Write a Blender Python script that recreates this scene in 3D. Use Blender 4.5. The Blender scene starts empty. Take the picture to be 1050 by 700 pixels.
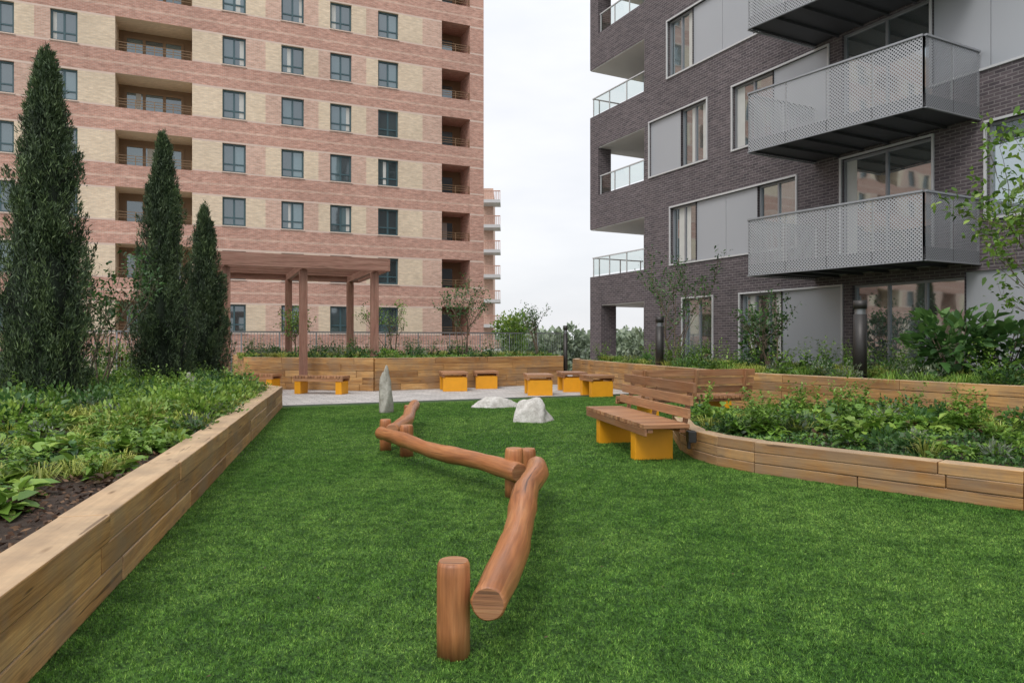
import bpy, math, random
import numpy as np
from mathutils import Vector
random.seed(7); rng = np.random.default_rng(7)
SC = bpy.context.scene
V = Vector
ZUP = V((0, 0, 1))

# ------------------------------------------------------------------ materials
def newmat(name):
    m = bpy.data.materials.new(name); m.use_nodes = True
    nt = m.node_tree
    return m, nt, nt.nodes['Principled BSDF']
def N(nt, t, **kw):
    n = nt.nodes.new(t)
    for k, v in kw.items(): setattr(n, k, v)
    return n
def L(nt, a, b): nt.links.new(a, b)
def ramp(nt, fac, stops):
    r = N(nt, 'ShaderNodeValToRGB')
    el = r.color_ramp.elements
    while len(el) < len(stops): el.new(0.5)
    for e, (p, c) in zip(el, stops):
        e.position = p; e.color = (*c, 1) if len(c) == 3 else c
    L(nt, fac, r.inputs[0]); return r.outputs[0]
def mixc(nt, fac, a, b, mode='MIX'):
    m = N(nt, 'ShaderNodeMix', data_type='RGBA', blend_type=mode)
    for i, x in ((0, fac), (6, a), (7, b)):
        if isinstance(x, (int, float)): m.inputs[i].default_value = x
        elif isinstance(x, tuple): m.inputs[i].default_value = (*x, 1)
        else: L(nt, x, m.inputs[i])
    return m.outputs[2]
def mapping(nt, src, scale):
    m = N(nt, 'ShaderNodeMapping'); m.inputs['Scale'].default_value = scale
    L(nt, src, m.inputs[0]); return m.outputs[0]
def noise(nt, vec, scale, detail=4, rough=0.55, dist=0.0):
    n = N(nt, 'ShaderNodeTexNoise')
    n.inputs['Scale'].default_value = scale; n.inputs['Detail'].default_value = detail
    n.inputs['Roughness'].default_value = rough; n.inputs['Distortion'].default_value = dist
    L(nt, vec, n.inputs['Vector']); return n.outputs[0]
def math_(nt, op, a, b=0.0):
    m = N(nt, 'ShaderNodeMath', operation=op)
    for i, x in ((0, a), (1, b)):
        if isinstance(x, (int, float)): m.inputs[i].default_value = x
        else: L(nt, x, m.inputs[i])
    return m.outputs[0]
def bump(nt, h, bsdf, strength=0.3, dist=0.01):
    b = N(nt, 'ShaderNodeBump'); b.inputs['Strength'].default_value = strength
    b.inputs['Distance'].default_value = dist
    L(nt, h, b.inputs['Height']); L(nt, b.outputs[0], bsdf.inputs['Normal'])
def uvn(nt): return N(nt, 'ShaderNodeUVMap').outputs[0]
def posn(nt): return N(nt, 'ShaderNodeNewGeometry').outputs['Position']
def normz(nt):
    s = N(nt, 'ShaderNodeSeparateXYZ'); L(nt, N(nt, 'ShaderNodeNewGeometry').outputs['True Normal'], s.inputs[0]); return s.outputs[2]
def tintn(nt):
    a = N(nt, 'ShaderNodeAttribute'); a.attribute_name = 'tint'; return a.outputs['Fac']

def plain(name, col, rough=0.6, metal=0.0, var=0.12, scale=3.0, bmp=0.0):
    m, nt, b = newmat(name)
    n = noise(nt, posn(nt), scale, 4)
    c = mixc(nt, n, tuple(x*(1-var) for x in col), tuple(min(1, x*(1+var)) for x in col))
    L(nt, c, b.inputs['Base Color'])
    b.inputs['Roughness'].default_value = rough; b.inputs['Metallic'].default_value = metal
    if bmp: bump(nt, noise(nt, posn(nt), scale*12, 5), b, bmp, 0.005)
    return m

def wood(name, light, mid, dark, rough=0.55, knots=True, grain=14, weather=0.0, crack=0.0, top=0.0):
    m, nt, b = newmat(name)
    uv = uvn(nt)
    g1 = noise(nt, mapping(nt, uv, (0.9, grain, 1)), 1.0, 5, 0.6, 0.6)
    g2 = noise(nt, mapping(nt, uv, (3, grain*7, 1)), 1.0, 4, 0.6)
    c = ramp(nt, g1, [(0.28, dark), (0.5, mid), (0.72, light)])
    c = mixc(nt, 0.5, c, ramp(nt, g2, [(0.35, (0.42, 0.38, 0.35)), (0.6, (1, 1, 1))]), 'MULTIPLY')
    t = tintn(nt)
    c = mixc(nt, 1.0, c, ramp(nt, t, [(0, (0.60, 0.54, 0.50)), (0.35, (0.88, 0.84, 0.79)), (0.7, (1.0, 1.0, 1.0)), (1, (1.18, 1.2, 1.2))]), 'MULTIPLY')
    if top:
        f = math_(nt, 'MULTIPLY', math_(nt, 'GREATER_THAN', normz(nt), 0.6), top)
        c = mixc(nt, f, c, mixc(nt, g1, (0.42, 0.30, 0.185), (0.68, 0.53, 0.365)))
    if knots:
        vo = N(nt, 'ShaderNodeTexVoronoi'); vo.inputs['Scale'].default_value = 1.0
        L(nt, mapping(nt, uv, (1.6, 5.5, 1)), vo.inputs['Vector'])
        k = ramp(nt, vo.outputs['Distance'], [(0.03, (1, 1, 1)), (0.13, (0, 0, 0))])
        c = mixc(nt, math_(nt, 'MULTIPLY', k, 0.75), c, tuple(x*0.35 for x in dark))
    if crack:
        cr = noise(nt, mapping(nt, uv, (0.8, 22, 1)), 1.0, 3, 0.5, 0.3)
        k = ramp(nt, cr, [(0.655, (0, 0, 0)), (0.675, (1, 1, 1))])
        c = mixc(nt, math_(nt, 'MULTIPLY', k, crack), c, tuple(x*.25 for x in dark))
    if weather:
        w = noise(nt, posn(nt), 1.9, 5, 0.68)
        w = ramp(nt, w, [(0.43, (0, 0, 0)), (0.64, (1, 1, 1))])
        c = mixc(nt, math_(nt, 'MULTIPLY', w, weather), c, (0.27, 0.20, 0.135))
    L(nt, c, b.inputs['Base Color']); b.inputs['Roughness'].default_value = rough
    bump(nt, math_(nt, 'ADD', g1, g2), b, 0.45, 0.004)
    return m

def brick(name, cols, mortar, var=0.25, bw=0.225, bh=0.075, stain=0.15, msize=0.009):
    m, nt, b = newmat(name)
    uv = uvn(nt)
    br = N(nt, 'ShaderNodeTexBrick'); br.offset = 0.5
    br.inputs['Scale'].default_value = 1.0
    br.inputs['Brick Width'].default_value = bw; br.inputs['Row Height'].default_value = bh
    br.inputs['Mortar Size'].default_value = msize; br.inputs['Mortar Smooth'].default_value = 0.2
    br.inputs['Color1'].default_value = (*cols[0], 1); br.inputs['Color2'].default_value = (*cols[1], 1)
    br.inputs['Mortar'].default_value = (*mortar, 1)
    L(nt, uv, br.inputs['Vector'])
    n = noise(nt, mapping(nt, uv, (2.5, 9, 1)), 1.0, 4, 0.7)
    c = mixc(nt, 1.0, br.outputs[0], ramp(nt, n, [(0.3, (1-var,)*3), (0.7, (1+var,)*3)]), 'MULTIPLY')
    n2 = noise(nt, posn(nt), 0.25, 4, 0.6)
    c = mixc(nt, 1.0, c, ramp(nt, n2, [(0.3, (1-stain,)*3), (0.7, (1.05,)*3)]), 'MULTIPLY')
    L(nt, c, b.inputs['Base Color']); b.inputs['Roughness'].default_value = 0.85
    bump(nt, br.outputs['Fac'], b, -0.3, 0.006)
    return m

def leafmat(name, dark, mid, light, trans=0.25, rough=0.42):
    m, nt, b = newmat(name)
    c = ramp(nt, tintn(nt), [(0, dark), (0.5, mid), (1, light)])
    n = noise(nt, posn(nt), 1.3, 1)
    c = mixc(nt, 1.0, c, ramp(nt, n, [(0.3, (0.68,)*3), (0.7, (1.25, 1.2, 1.1))]), 'MULTIPLY')
    L(nt, c, b.inputs['Base Color']); b.inputs['Roughness'].default_value = rough
    if trans:
        tr = N(nt, 'ShaderNodeBsdfTranslucent'); L(nt, c, tr.inputs[0])
        mx = N(nt, 'ShaderNodeMixShader'); mx.inputs[0].default_value = trans
        L(nt, b.outputs[0], mx.inputs[1]); L(nt, tr.outputs[0], mx.inputs[2])
        L(nt, mx.outputs[0], nt.nodes['Material Output'].inputs[0])
    return m

def glass_dark(name, col, refl=0.35, rough=0.03):
    m, nt, b = newmat(name)
    t = tintn(nt)
    c = mixc(nt, t, tuple(x*0.4 for x in col), tuple(min(1, x*2.2) for x in col))
    L(nt, c, b.inputs['Base Color']); b.inputs['Roughness'].default_value = 0.4
    gl = N(nt, 'ShaderNodeBsdfGlossy'); gl.inputs['Roughness'].default_value = rough
    gl.inputs[0].default_value = (0.85, 0.95, 1, 1)
    wv = noise(nt, posn(nt), 0.8, 2)
    bp = N(nt, 'ShaderNodeBump'); bp.inputs['Strength'].default_value = 0.05; bp.inputs['Distance'].default_value = 0.05
    L(nt, wv, bp.inputs['Height']); L(nt, bp.outputs[0], gl.inputs['Normal'])
    mx = N(nt, 'ShaderNodeMixShader'); mx.inputs[0].default_value = refl
    L(nt, b.outputs[0], mx.inputs[1]); L(nt, gl.outputs[0], mx.inputs[2])
    L(nt, mx.outputs[0], nt.nodes['Material Output'].inputs[0])
    return m

def clear_glass(name):
    m, nt, b = newmat(name)
    gl = N(nt, 'ShaderNodeBsdfGlossy'); gl.inputs['Roughness'].default_value = 0.02
    tr = N(nt, 'ShaderNodeBsdfTransparent'); tr.inputs[0].default_value = (0.82, 0.9, 0.88, 1)
    mx = N(nt, 'ShaderNodeMixShader'); mx.inputs[0].default_value = 0.12
    L(nt, tr.outputs[0], mx.inputs[1]); L(nt, gl.outputs[0], mx.inputs[2])
    L(nt, mx.outputs[0], nt.nodes['Material Output'].inputs[0])
    return m

def perforated(name, sp=0.075, rad=0.22, col=(0.38, 0.39, 0.41)):
    m, nt, b = newmat(name)
    b.inputs['Base Color'].default_value = (*col, 1)
    b.inputs['Roughness'].default_value = 0.45; b.inputs['Metallic'].default_value = 0.15
    uv = uvn(nt)
    def lattice(off):
        mp = N(nt, 'ShaderNodeMapping'); mp.inputs['Scale'].default_value = (1/sp, 1/sp, 0)
        mp.inputs['Location'].default_value = (off, off, 0); L(nt, uv, mp.inputs[0])
        fr = N(nt, 'ShaderNodeVectorMath', operation='FRACTION'); L(nt, mp.outputs[0], fr.inputs[0])
        sb = N(nt, 'ShaderNodeVectorMath', operation='SUBTRACT'); L(nt, fr.outputs[0], sb.inputs[0])
        sb.inputs[1].default_value = (0.5, 0.5, 0)
        ln = N(nt, 'ShaderNodeVectorMath', operation='LENGTH'); L(nt, sb.outputs[0], ln.inputs[0])
        return ln.outputs['Value']
    d = math_(nt, 'MINIMUM', lattice(0.0), lattice(0.5))
    hole = math_(nt, 'LESS_THAN', d, rad)
    tr = N(nt, 'ShaderNodeBsdfTransparent')
    mx = N(nt, 'ShaderNodeMixShader'); L(nt, hole, mx.inputs[0])
    L(nt, b.outputs[0], mx.inputs[1]); L(nt, tr.outputs[0], mx.inputs[2])
    L(nt, mx.outputs[0], nt.nodes['Material Output'].inputs[0])
    return m

M = {}
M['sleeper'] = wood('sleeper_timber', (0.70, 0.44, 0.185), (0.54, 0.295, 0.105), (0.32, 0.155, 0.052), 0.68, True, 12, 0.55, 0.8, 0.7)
M['log'] = wood('log_timber', (0.58, 0.27, 0.11), (0.46, 0.18, 0.066), (0.25, 0.088, 0.032), 0.42, True, 7, 0.12, 0.8)
M['logend'] = wood('log_end_grain', (0.55, 0.29, 0.14), (0.44, 0.20, 0.09), (0.25, 0.1, 0.045), 0.6, False, 30, 0.2, .7)
M['slat'] = wood('bench_slat_timber', (0.56, 0.31, 0.16), (0.45, 0.22, 0.105), (0.27, 0.12, 0.058), 0.5, False, 16, 0.25)
M['pergola'] = wood('pergola_timber', (0.42, 0.24, 0.18), (0.33, 0.165, 0.12), (0.19, 0.09, 0.06), 0.6, False, 12, 0.15)
M['yellow'] = plain('yellow_paint', (0.80, 0.35, 0.01), 0.45, 0, 0.14, 5)
M['redbrick'] = brick('pink_red_brick', ((0.57, 0.315, 0.24), (0.45, 0.22, 0.16)), (0.53, 0.40, 0.34), 0.30, stain=.14)
M['redbrick2'] = brick('pale_pink_brick', ((0.66, 0.43, 0.335), (0.55, 0.33, 0.25)), (0.62, 0.51, 0.43), 0.24)
M['cream'] = brick('cream_brick', ((0.78, 0.63, 0.46), (0.68, 0.53, 0.37)), (0.64, 0.55, 0.45), 0.16)
M['stone'] = plain('pale_stone_course', (0.64, 0.50, 0.42), 0.8)
M['dkbrick'] = brick('dark_grey_brick', ((0.125, 0.100, 0.108), (0.074, 0.060, 0.070)), (0.20, 0.18, 0.18), 0.32, msize=0.011)
M['teal'] = plain('teal_window_frame', (0.05, 0.10, 0.115), 0.4)
M['glassL'] = glass_dark('window_glass_blue', (0.04, 0.07, 0.075), 0.17)
M['glassR'] = glass_dark('window_glass_clear', (0.07, 0.085, 0.085), 0.42)
M['alu'] = plain('grey_aluminium', (0.30, 0.31, 0.33), 0.4, 0.3, 0.05)
M['ltpanel'] = plain('light_grey_panel', (0.41, 0.43, 0.46), 0.4, 0.1, 0.05, 0.6)
M['trim'] = plain('pale_metal_trim', (0.58, 0.59, 0.60), 0.4, 0.1, 0.04)
M['white'] = plain('white_render', (0.70, 0.70, 0.69), 0.8, 0, 0.05)
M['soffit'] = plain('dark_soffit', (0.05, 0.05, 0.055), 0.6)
M['bronze'] = plain('bronze_cladding', (0.22, 0.135, 0.07), 0.5, 0.1, 0.15)
M['perf'] = perforated('perforated_metal')
M['perf2'] = perforated('perforated_metal_end', 0.06, 0.2, (0.27, 0.28, 0.30))
M['rail'] = plain('railing_steel', (0.24, 0.25, 0.26), 0.4, 0.6, 0.05)
M['clear'] = clear_glass('balustrade_glass')
M['dark'] = plain('dark_lamp_metal', (0.05, 0.047, 0.045), 0.45, 0.5)
M['curtain'] = plain('curtain_fabric', (0.55, 0.55, 0.52), 0.9)
M['soil'] = plain('mulch_soil', (0.045, 0.029, 0.02), 0.95, 0, 0.5, 25, 0.8)
M['chip'] = leafmat('bark_chips', (0.03, 0.017, 0.011), (0.085, 0.045, 0.027), (0.20, 0.12, 0.07), 0.0, 0.9)
M['bark'] = plain('tree_bark', (0.16, 0.12, 0.085), 0.9, 0, 0.4, 20, 0.5)
M['cyp'] = leafmat('cypress_foliage', (0.016, 0.034, 0.016), (0.045, 0.082, 0.036), (0.12, 0.18, 0.07), 0.0, 0.6)
M['cypcore'] = plain('cypress_dark_core', (0.014, 0.024, 0.012), 0.95)  # near-black green for the added core that stops light inside the cypress
M['leafA'] = leafmat('fresh_green_leaves', (0.05, 0.12, 0.018), (0.14, 0.28, 0.04), (0.32, 0.47, 0.09))
M['leafB'] = leafmat('deep_green_leaves', (0.022, 0.06, 0.02), (0.055, 0.145, 0.038), (0.13, 0.26, 0.07))
M['leafY'] = leafmat('yellow_green_blades', (0.14, 0.19, 0.03), (0.32, 0.40, 0.07), (0.58, 0.60, 0.18))
M['leafG'] = leafmat('grey_green_leaves', (0.06, 0.09, 0.06), (0.15, 0.20, 0.13), (0.28, 0.33, 0.23))
M['leafD'] = leafmat('bronze_leaves', (0.035, 0.022, 0.015), (0.10, 0.06, 0.032), (0.22, 0.15, 0.07))
M['leafH'] = leafmat('hazy_distant_leaves', (0.16, 0.21, 0.15), (0.23, 0.30, 0.21), (0.33, 0.40, 0.29), 0.0)  # distance haze put into the colour as a paler, greyer green

def rockmat(name, a, b_):
    m, nt, b = newmat(name)
    n = noise(nt, posn(nt), 6, 8, 0.65)
    c = ramp(nt, n, [(0.3, a), (0.62, b_)])
    vo = noise(nt, posn(nt), 30, 6, 0.7)
    c = mixc(nt, 0.5, c, ramp(nt, vo, [(0.35, (0.5, 0.48, 0.45)), (0.6, (1, 1, 1))]), 'MULTIPLY')
    L(nt, c, b.inputs['Base Color']); b.inputs['Roughness'].default_value = 0.9
    bump(nt, vo, b, 0.6, 0.02); return m
M['rockW'] = rockmat('white_rock', (0.38, 0.36, 0.32), (0.68, 0.66, 0.62))
M['rockG'] = rockmat('grey_rock', (0.26, 0.24, 0.19), (0.52, 0.50, 0.44))

def turf(name, blades):
    m, nt, b = newmat(name)
    p = posn(nt)
    big = noise(nt, p, 0.55, 2, 0.62, .4); med = noise(nt, p, 4.6, 3, 0.8); fine = noise(nt, p, 46, 2, 0.75)
    c = ramp(nt, big, [(0.34, (0.080, 0.215, 0.028)), (0.66, (0.142, 0.305, 0.052))])
    c = mixc(nt, 1.0, c, ramp(nt, med, [(0.36, (0.55, 0.62, 0.55)), (0.64, (1.30, 1.20, 1.27))]), 'MULTIPLY')
    c = mixc(nt, 1.0, c, ramp(nt, fine, [(0.38, (0.32, 0.40, 0.35)), (0.60, (1.5, 1.38, 1.5))]), 'MULTIPLY')
    if blades:
        c = mixc(nt, 1.0, c, ramp(nt, tintn(nt), [(0, (0.45, 0.58, 0.45)), (0.8, (1.25, 1.15, 1.1)), (1, (2.5, 1.8, 2.2))]), 'MULTIPLY')
    else:
        c = mixc(nt, 1.0, c, (0.42, 0.47, 0.42), 'MULTIPLY')
    L(nt, c, b.inputs['Base Color']); b.inputs['Roughness'].default_value = 0.6
    b.inputs['Specular IOR Level'].default_value = 0.25
    if not blades: bump(nt, fine, b, 0.8, 0.03)
    return m
M['turfbase'] = turf('turf_backing', False)
M['turfblade'] = turf('turf_blades', True)

def pavmat():
    m, nt, b = newmat('block_paving')
    mp = N(nt, 'ShaderNodeMapping'); mp.inputs['Rotation'].default_value = (0, 0, -math.atan2(.399, .917))
    L(nt, posn(nt), mp.inputs[0])
    br = N(nt, 'ShaderNodeTexBrick'); br.inputs['Scale'].default_value = 1
    br.inputs['Brick Width'].default_value = 0.4; br.inputs['Row Height'].default_value = 0.2
    br.inputs['Mortar Size'].default_value = 0.008
    br.inputs['Color1'].default_value = (0.56, 0.53, 0.50, 1); br.inputs['Color2'].default_value = (0.42, 0.40, 0.38, 1)
    br.inputs['Mortar'].default_value = (0.18, 0.17, 0.16, 1)
    L(nt, mp.outputs[0], br.inputs['Vector'])
    n = noise(nt, posn(nt), 2, 5)
    c = mixc(nt, 1.0, br.outputs[0], ramp(nt, n, [(0.3, (0.8,)*3), (0.7, (1.1,)*3)]), 'MULTIPLY')
    L(nt, c, b.inputs['Base Color']); b.inputs['Roughness'].default_value = 0.8
    return m
M['paving'] = pavmat()
M['ground'] = plain('far_ground', (0.18, 0.20, 0.15), 0.95, 0, 0.3, 0.03)

# ------------------------------------------------------------------ mesh builder
class MB:
    def __init__(s):
        s.v = []; s.f = []; s.m = []; s.uv = []; s.t = []; s.sm = []; s.mats = []
    def mi(s, mat):
        if mat not in s.mats: s.mats.append(mat)
        return s.mats.index(mat)
    def addf(s, idx, mat, ua=None, tint=0.5, off=(0, 0), smooth=False, uvs=None):
        P = [V(s.v[i]) for i in idx]
        if uvs is None:
            n = V((0, 0, 0))
            for i in range(len(P)):
                a, b = P[i], P[(i+1) % len(P)]
                n += V(((a.y-b.y)*(a.z+b.z), (a.z-b.z)*(a.x+b.x), (a.x-b.x)*(a.y+b.y)))
            if n.length < 1e-12: n = V((0, 0, 1))
            n.normalize()
            u = None
            if ua is not None:
                u = ua - n*ua.dot(n)
                if u.length < 0.3: u = None
            if u is None:
                u = ZUP.cross(n)
                if u.length < 0.2: u = V((1, 0, 0))
            u.normalize(); w = n.cross(u)
            uvs = [(p.dot(u)+off[0], p.dot(w)+off[1]) for p in P]
        s.f.append(tuple(idx)); s.m.append(s.mi(mat)); s.t.append(tint); s.sm.append(smooth)
        s.uv.extend(uvs)
    def quad(s, pts, mat, **k):
        b = len(s.v); s.v.extend([tuple(p) for p in pts]); s.addf(range(b, b+len(pts)), mat, **k)
    def box(s, c, ax, ay, az, mat, ua=None, tint=0.5, off=(0, 0)):
        c = V(c); ax = V(ax); ay = V(ay); az = V(az)
        if ax.cross(ay).dot(az) < 0: ax = -ax
        b = len(s.v)
        for sx, sy, sz in ((-1,-1,-1),(1,-1,-1),(1,1,-1),(-1,1,-1),(-1,-1,1),(1,-1,1),(1,1,1),(-1,1,1)):
            s.v.append(tuple(c+ax*sx+ay*sy+az*sz))
        for q in ((0,3,2,1),(4,5,6,7),(0,1,5,4),(1,2,6,5),(2,3,7,6),(3,0,4,7)):
            s.addf([b+i for i in q], mat, ua=ua, tint=tint, off=off)
    def beam(s, p0, p1, w, h, mat, tint=None, up=ZUP):
        p0 = V(p0); p1 = V(p1); d = p1-p0; l = d.length; d.normalize()
        side = d.cross(up)
        if side.length < 1e-3: side = V((1, 0, 0))
        side.normalize(); u2 = side.cross(d)
        s.box((p0+p1)/2, d*l/2, side*w/2, u2*h/2, mat, ua=d, tint=random.random() if tint is None else tint,
              off=(random.uniform(0, 50), random.uniform(0, 50)))
    def tube(s, path, radii, mat, n=10, cap=None, jitter=0.0, smooth=True, tint=None):
        path = [V(p) for p in path]; b = len(s.v); tint = random.random() if tint is None else tint
        prev = None; ln = 0; off = random.uniform(0, 40); lens = []
        lump = [1+random.uniform(-jitter, jitter)*2 for _ in range(n)]
        for i, p in enumerate(path):
            d = (path[min(i+1, len(path)-1)]-path[max(i-1, 0)]).normalized()
            if prev is None:
                a = d.orthogonal().normalized()
            else:
                a = (prev-d*prev.dot(d)).normalized()
            prev = a; c = d.cross(a)
            if i: ln += (p-path[i-1]).length
            lens.append(ln)
            for j in range(n):
                th = 2*math.pi*j/n; r = radii[i]*lump[j]*(1+random.uniform(-jitter, jitter)*.6)
                s.v.append(tuple(p+(a*math.cos(th)+c*math.sin(th))*r))
        rm = max(radii)
        for i in range(len(path)-1):
            for j in range(n):
                j2 = (j+1) % n
                uvs = [(lens[i]+off, 2*math.pi*rm*j/n), (lens[i]+off, 2*math.pi*rm*(j+1)/n),
                       (lens[i+1]+off, 2*math.pi*rm*(j+1)/n), (lens[i+1]+off, 2*math.pi*rm*j/n)]
                s.addf([b+i*n+j, b+i*n+j2, b+(i+1)*n+j2, b+(i+1)*n+j], mat, tint=tint, smooth=smooth, uvs=uvs)
        if cap:
            s.addf([b+j for j in reversed(range(n))], cap, tint=tint)
            e = b+(len(path)-1)*n
            s.addf([e+j for j in range(n)], cap, tint=tint)
    def build(s, name, parent=None, bevel=0):
        me = bpy.data.meshes.new(name); me.from_pydata(s.v, [], s.f)
        for m in s.mats: me.materials.append(m)
        me.polygons.foreach_set('material_index', s.m)
        me.polygons.foreach_set('use_smooth', s.sm)
        u = me.uv_layers.new(name='UVMap'); u.data.foreach_set('uv', np.array(s.uv, dtype=np.float32).ravel())
        a = me.attributes.new('tint', 'FLOAT', 'FACE'); a.data.foreach_set('value', s.t)
        me.update()
        o = bpy.data.objects.new(name, me); SC.collection.objects.link(o)
        if parent: o.parent = parent
        if bevel:
            b = o.modifiers.new('bevel', 'BEVEL'); b.width = bevel; b.segments = 2; b.limit_method = 'ANGLE'
        return o
def empty(name, loc=(0, 0, 0)):
    o = bpy.data.objects.new(name, None); o.location = (0, 0, 0); SC.collection.objects.link(o); return o

# ------------------------------------------------------------------ leaves
def nrm(a): return a/np.maximum(np.linalg.norm(a, axis=-1, keepdims=True), 1e-9)
class LV:
    def __init__(s): s.V = []; s.F = []; s.M = []; s.T = []; s.n = 0; s.mats = []
    def mi(s, m):
        if m not in s.mats: s.mats.append(m)
        return s.mats.index(m)
    def _add(s, verts, fidx, mat, tint):
        n, k = verts.shape[:2]; nf = len(fidx)
        base = (np.arange(n)*k + s.n)[:, None, None]
        s.F.append((base+np.array(fidx)[None]).reshape(-1, 4)); s.V.append(verts.reshape(-1, 3))
        s.M.append(np.full(n*nf, s.mi(mat))); s.T.append(np.repeat(np.clip(tint, 0, 1), nf)); s.n += n*k
    def kite(s, P, D, Lh, W, tint, mat):
        n = len(P); D = nrm(D); S = nrm(np.cross(D, rng.normal(size=(n, 3)))); U = np.cross(S, D)
        Lh = Lh[:, None]; W = W[:, None]
        v = np.stack([P, P+D*Lh*.45+S*W*.5+U*W*.12, P+D*Lh, P+D*Lh*.45-S*W*.5+U*W*.12], 1)
        s._add(v, [(0, 1, 2, 3)], mat, tint)
    def broad(s, P, D, Nn, Lh, W, tint, mat, droop=0.25):
        D = nrm(D); S = nrm(np.cross(D, Nn)); U = np.cross(S, D); Lh = Lh[:, None]; W = W[:, None]
        dn = np.array([0, 0, -1.0])
        b = P; t = P+D*Lh+dn*Lh*droop; mid = P+D*Lh*.55+dn*Lh*droop*.25
        r1 = P+D*Lh*.3+S*W*.5+U*W*.14; r2 = P+D*Lh*.7+S*W*.36+U*W*.1+dn*Lh*droop*.45
        l1 = P+D*Lh*.3-S*W*.5+U*W*.14; l2 = P+D*Lh*.7-S*W*.36+U*W*.1+dn*Lh*droop*.45
        v = np.stack([b, r1, r2, t, mid, l2, l1], 1)
        s._add(v, [(0, 1, 2, 4), (4, 2, 3, 5), (0, 4, 5, 6)], mat, tint)
    def blade(s, P, D, Lh, W, tint, mat, droop=0.6):
        D = nrm(D); n = len(P); S = nrm(np.cross(D, np.array([0, 0, 1.0])+rng.normal(size=(n, 3))*.2))
        droop = np.broadcast_to(droop, (n,))[:, None]
        Lh = Lh[:, None]; W = W[:, None]; dn = np.array([0, 0, -1.0])
        hz = D*np.array([1, 1, 0])
        m = P+D*Lh*.5; t = P+D*Lh*.75+hz*Lh*.45+dn*Lh*droop*.35
        v = np.stack([P-S*W*.4, P+S*W*.4, m+S*W*.5, m-S*W*.5, t+S*W*.08, t-S*W*.08], 1)
        s._add(v, [(0, 1, 2, 3), (3, 2, 4, 5)], mat, tint)
    def build(s, name, parent=None):
        me = mesh_np(name, np.concatenate(s.V), np.concatenate(s.F), np.concatenate(s.M), np.concatenate(s.T), s.mats)
        o = bpy.data.objects.new(name, me); SC.collection.objects.link(o)
        if parent: o.parent = parent
        return o
def mesh_np(name, v, f, mi, t, mats):
    me = bpy.data.meshes.new(name)
    me.vertices.add(len(v)); me.vertices.foreach_set('co', v.astype(np.float32).ravel())
    me.loops.add(f.size); me.loops.foreach_set('vertex_index', f.astype(np.int32).ravel())
    me.polygons.add(len(f)); me.polygons.foreach_set('loop_start', np.arange(len(f), dtype=np.int32)*f.shape[1])
    me.polygons.foreach_set('loop_total', np.full(len(f), f.shape[1], dtype=np.int32))
    for m in mats: me.materials.append(m)
    me.polygons.foreach_set('material_index', mi.astype(np.int32))
    a = me.attributes.new('tint', 'FLOAT', 'FACE'); a.data.foreach_set('value', t.astype(np.float32))
    me.update(calc_edges=True); return me

def inpoly(x, y, poly):
    c = np.zeros(len(x), bool); n = len(poly)
    for i in range(n):
        x0, y0 = poly[i]; x1, y1 = poly[(i+1) % n]
        m = ((y0 > y) != (y1 > y))
        xs = (x1-x0)*(y-y0)/((y1-y0) if y1 != y0 else 1e-9)+x0
        c ^= m & (x < xs)
    return c
def scatter(poly, n):
    a = np.array(poly); lo = a.min(0); hi = a.max(0); out = []; k = 0
    while k < n:
        p = rng.uniform(lo, hi, size=(n*2, 2)); p = p[inpoly(p[:, 0], p[:, 1], poly)]
        out.append(p); k += len(p)
    return np.concatenate(out)[:n]

def rosette(lv, c, r, n, mat, L0=0.16, W0=0.09, h=0.15, tb=0.5):
    th = rng.uniform(0, 2*np.pi, n); el = rng.uniform(0.15, 1.1, n)
    D = np.stack([np.cos(th)*np.cos(el), np.sin(th)*np.cos(el), np.sin(el)], 1)
    rr = rng.uniform(0.05, 0.7, n)[:, None]
    P = np.array(c)+D*rr*np.array([r, r, h])
    Nn = np.tile([0, 0, 1.0], (n, 1))+rng.normal(size=(n, 3))*.25
    D2 = D*np.array([1, 1, .45])+rng.normal(size=(n, 3))*.15
    s = rng.uniform(.6, 1.2, n)
    lv.broad(P, D2, Nn, L0*s, W0*s, np.clip(tb+rng.normal()*.15+rng.normal(size=n)*.17, 0, 1), mat, .3)
def grassclump(lv, c, h, n, mat, spread=0.8, w=0.012, tb=.5):
    th = rng.uniform(0, 2*np.pi, n); k = rng.uniform(.1, spread, n)
    D = np.stack([np.cos(th)*k, np.sin(th)*k, np.ones(n)], 1)
    P = np.array(c)+np.stack([np.cos(th), np.sin(th), 0*th], 1)*(rng.uniform(0, .25, n)*h)[:, None]
    lv.blade(P, D, h*rng.uniform(.6, 1.2, n), np.full(n, w), tb+rng.normal(size=n)*.25, mat, rng.uniform(.4, 1.4))
def shrub(lv, c, rx, rz, n, mat, L0=0.06, W0=0.035, tb=.45, broad=False):
    u = nrm(rng.normal(size=(n, 3))); r = rng.uniform(.35, 1, n)**.6
    lob = 1+.32*np.sin(u[:, 0]*5+c[0]*7)*np.cos(u[:, 1]*6+c[1]*5)+.2*np.sin(u[:, 2]*9+c[0])
    P = np.array(c)+u*(r*lob)[:, None]*np.array([rx, rx, rz])
    P[:, 2] = np.maximum(P[:, 2], c[2]-rz*.95)
    D = u+np.array([0, 0, .5])+rng.normal(size=(n, 3))*.5
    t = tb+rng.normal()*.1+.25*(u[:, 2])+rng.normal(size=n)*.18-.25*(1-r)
    s = rng.uniform(.6, 1.25, n)
    if broad: lv.broad(P, D, np.tile([0, 0, 1.], (n, 1))+rng.normal(size=(n, 3))*.4, L0*s, W0*s, t, mat, .2)
    else: lv.kite(P, D, L0*s, W0*s, t, mat)
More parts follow.
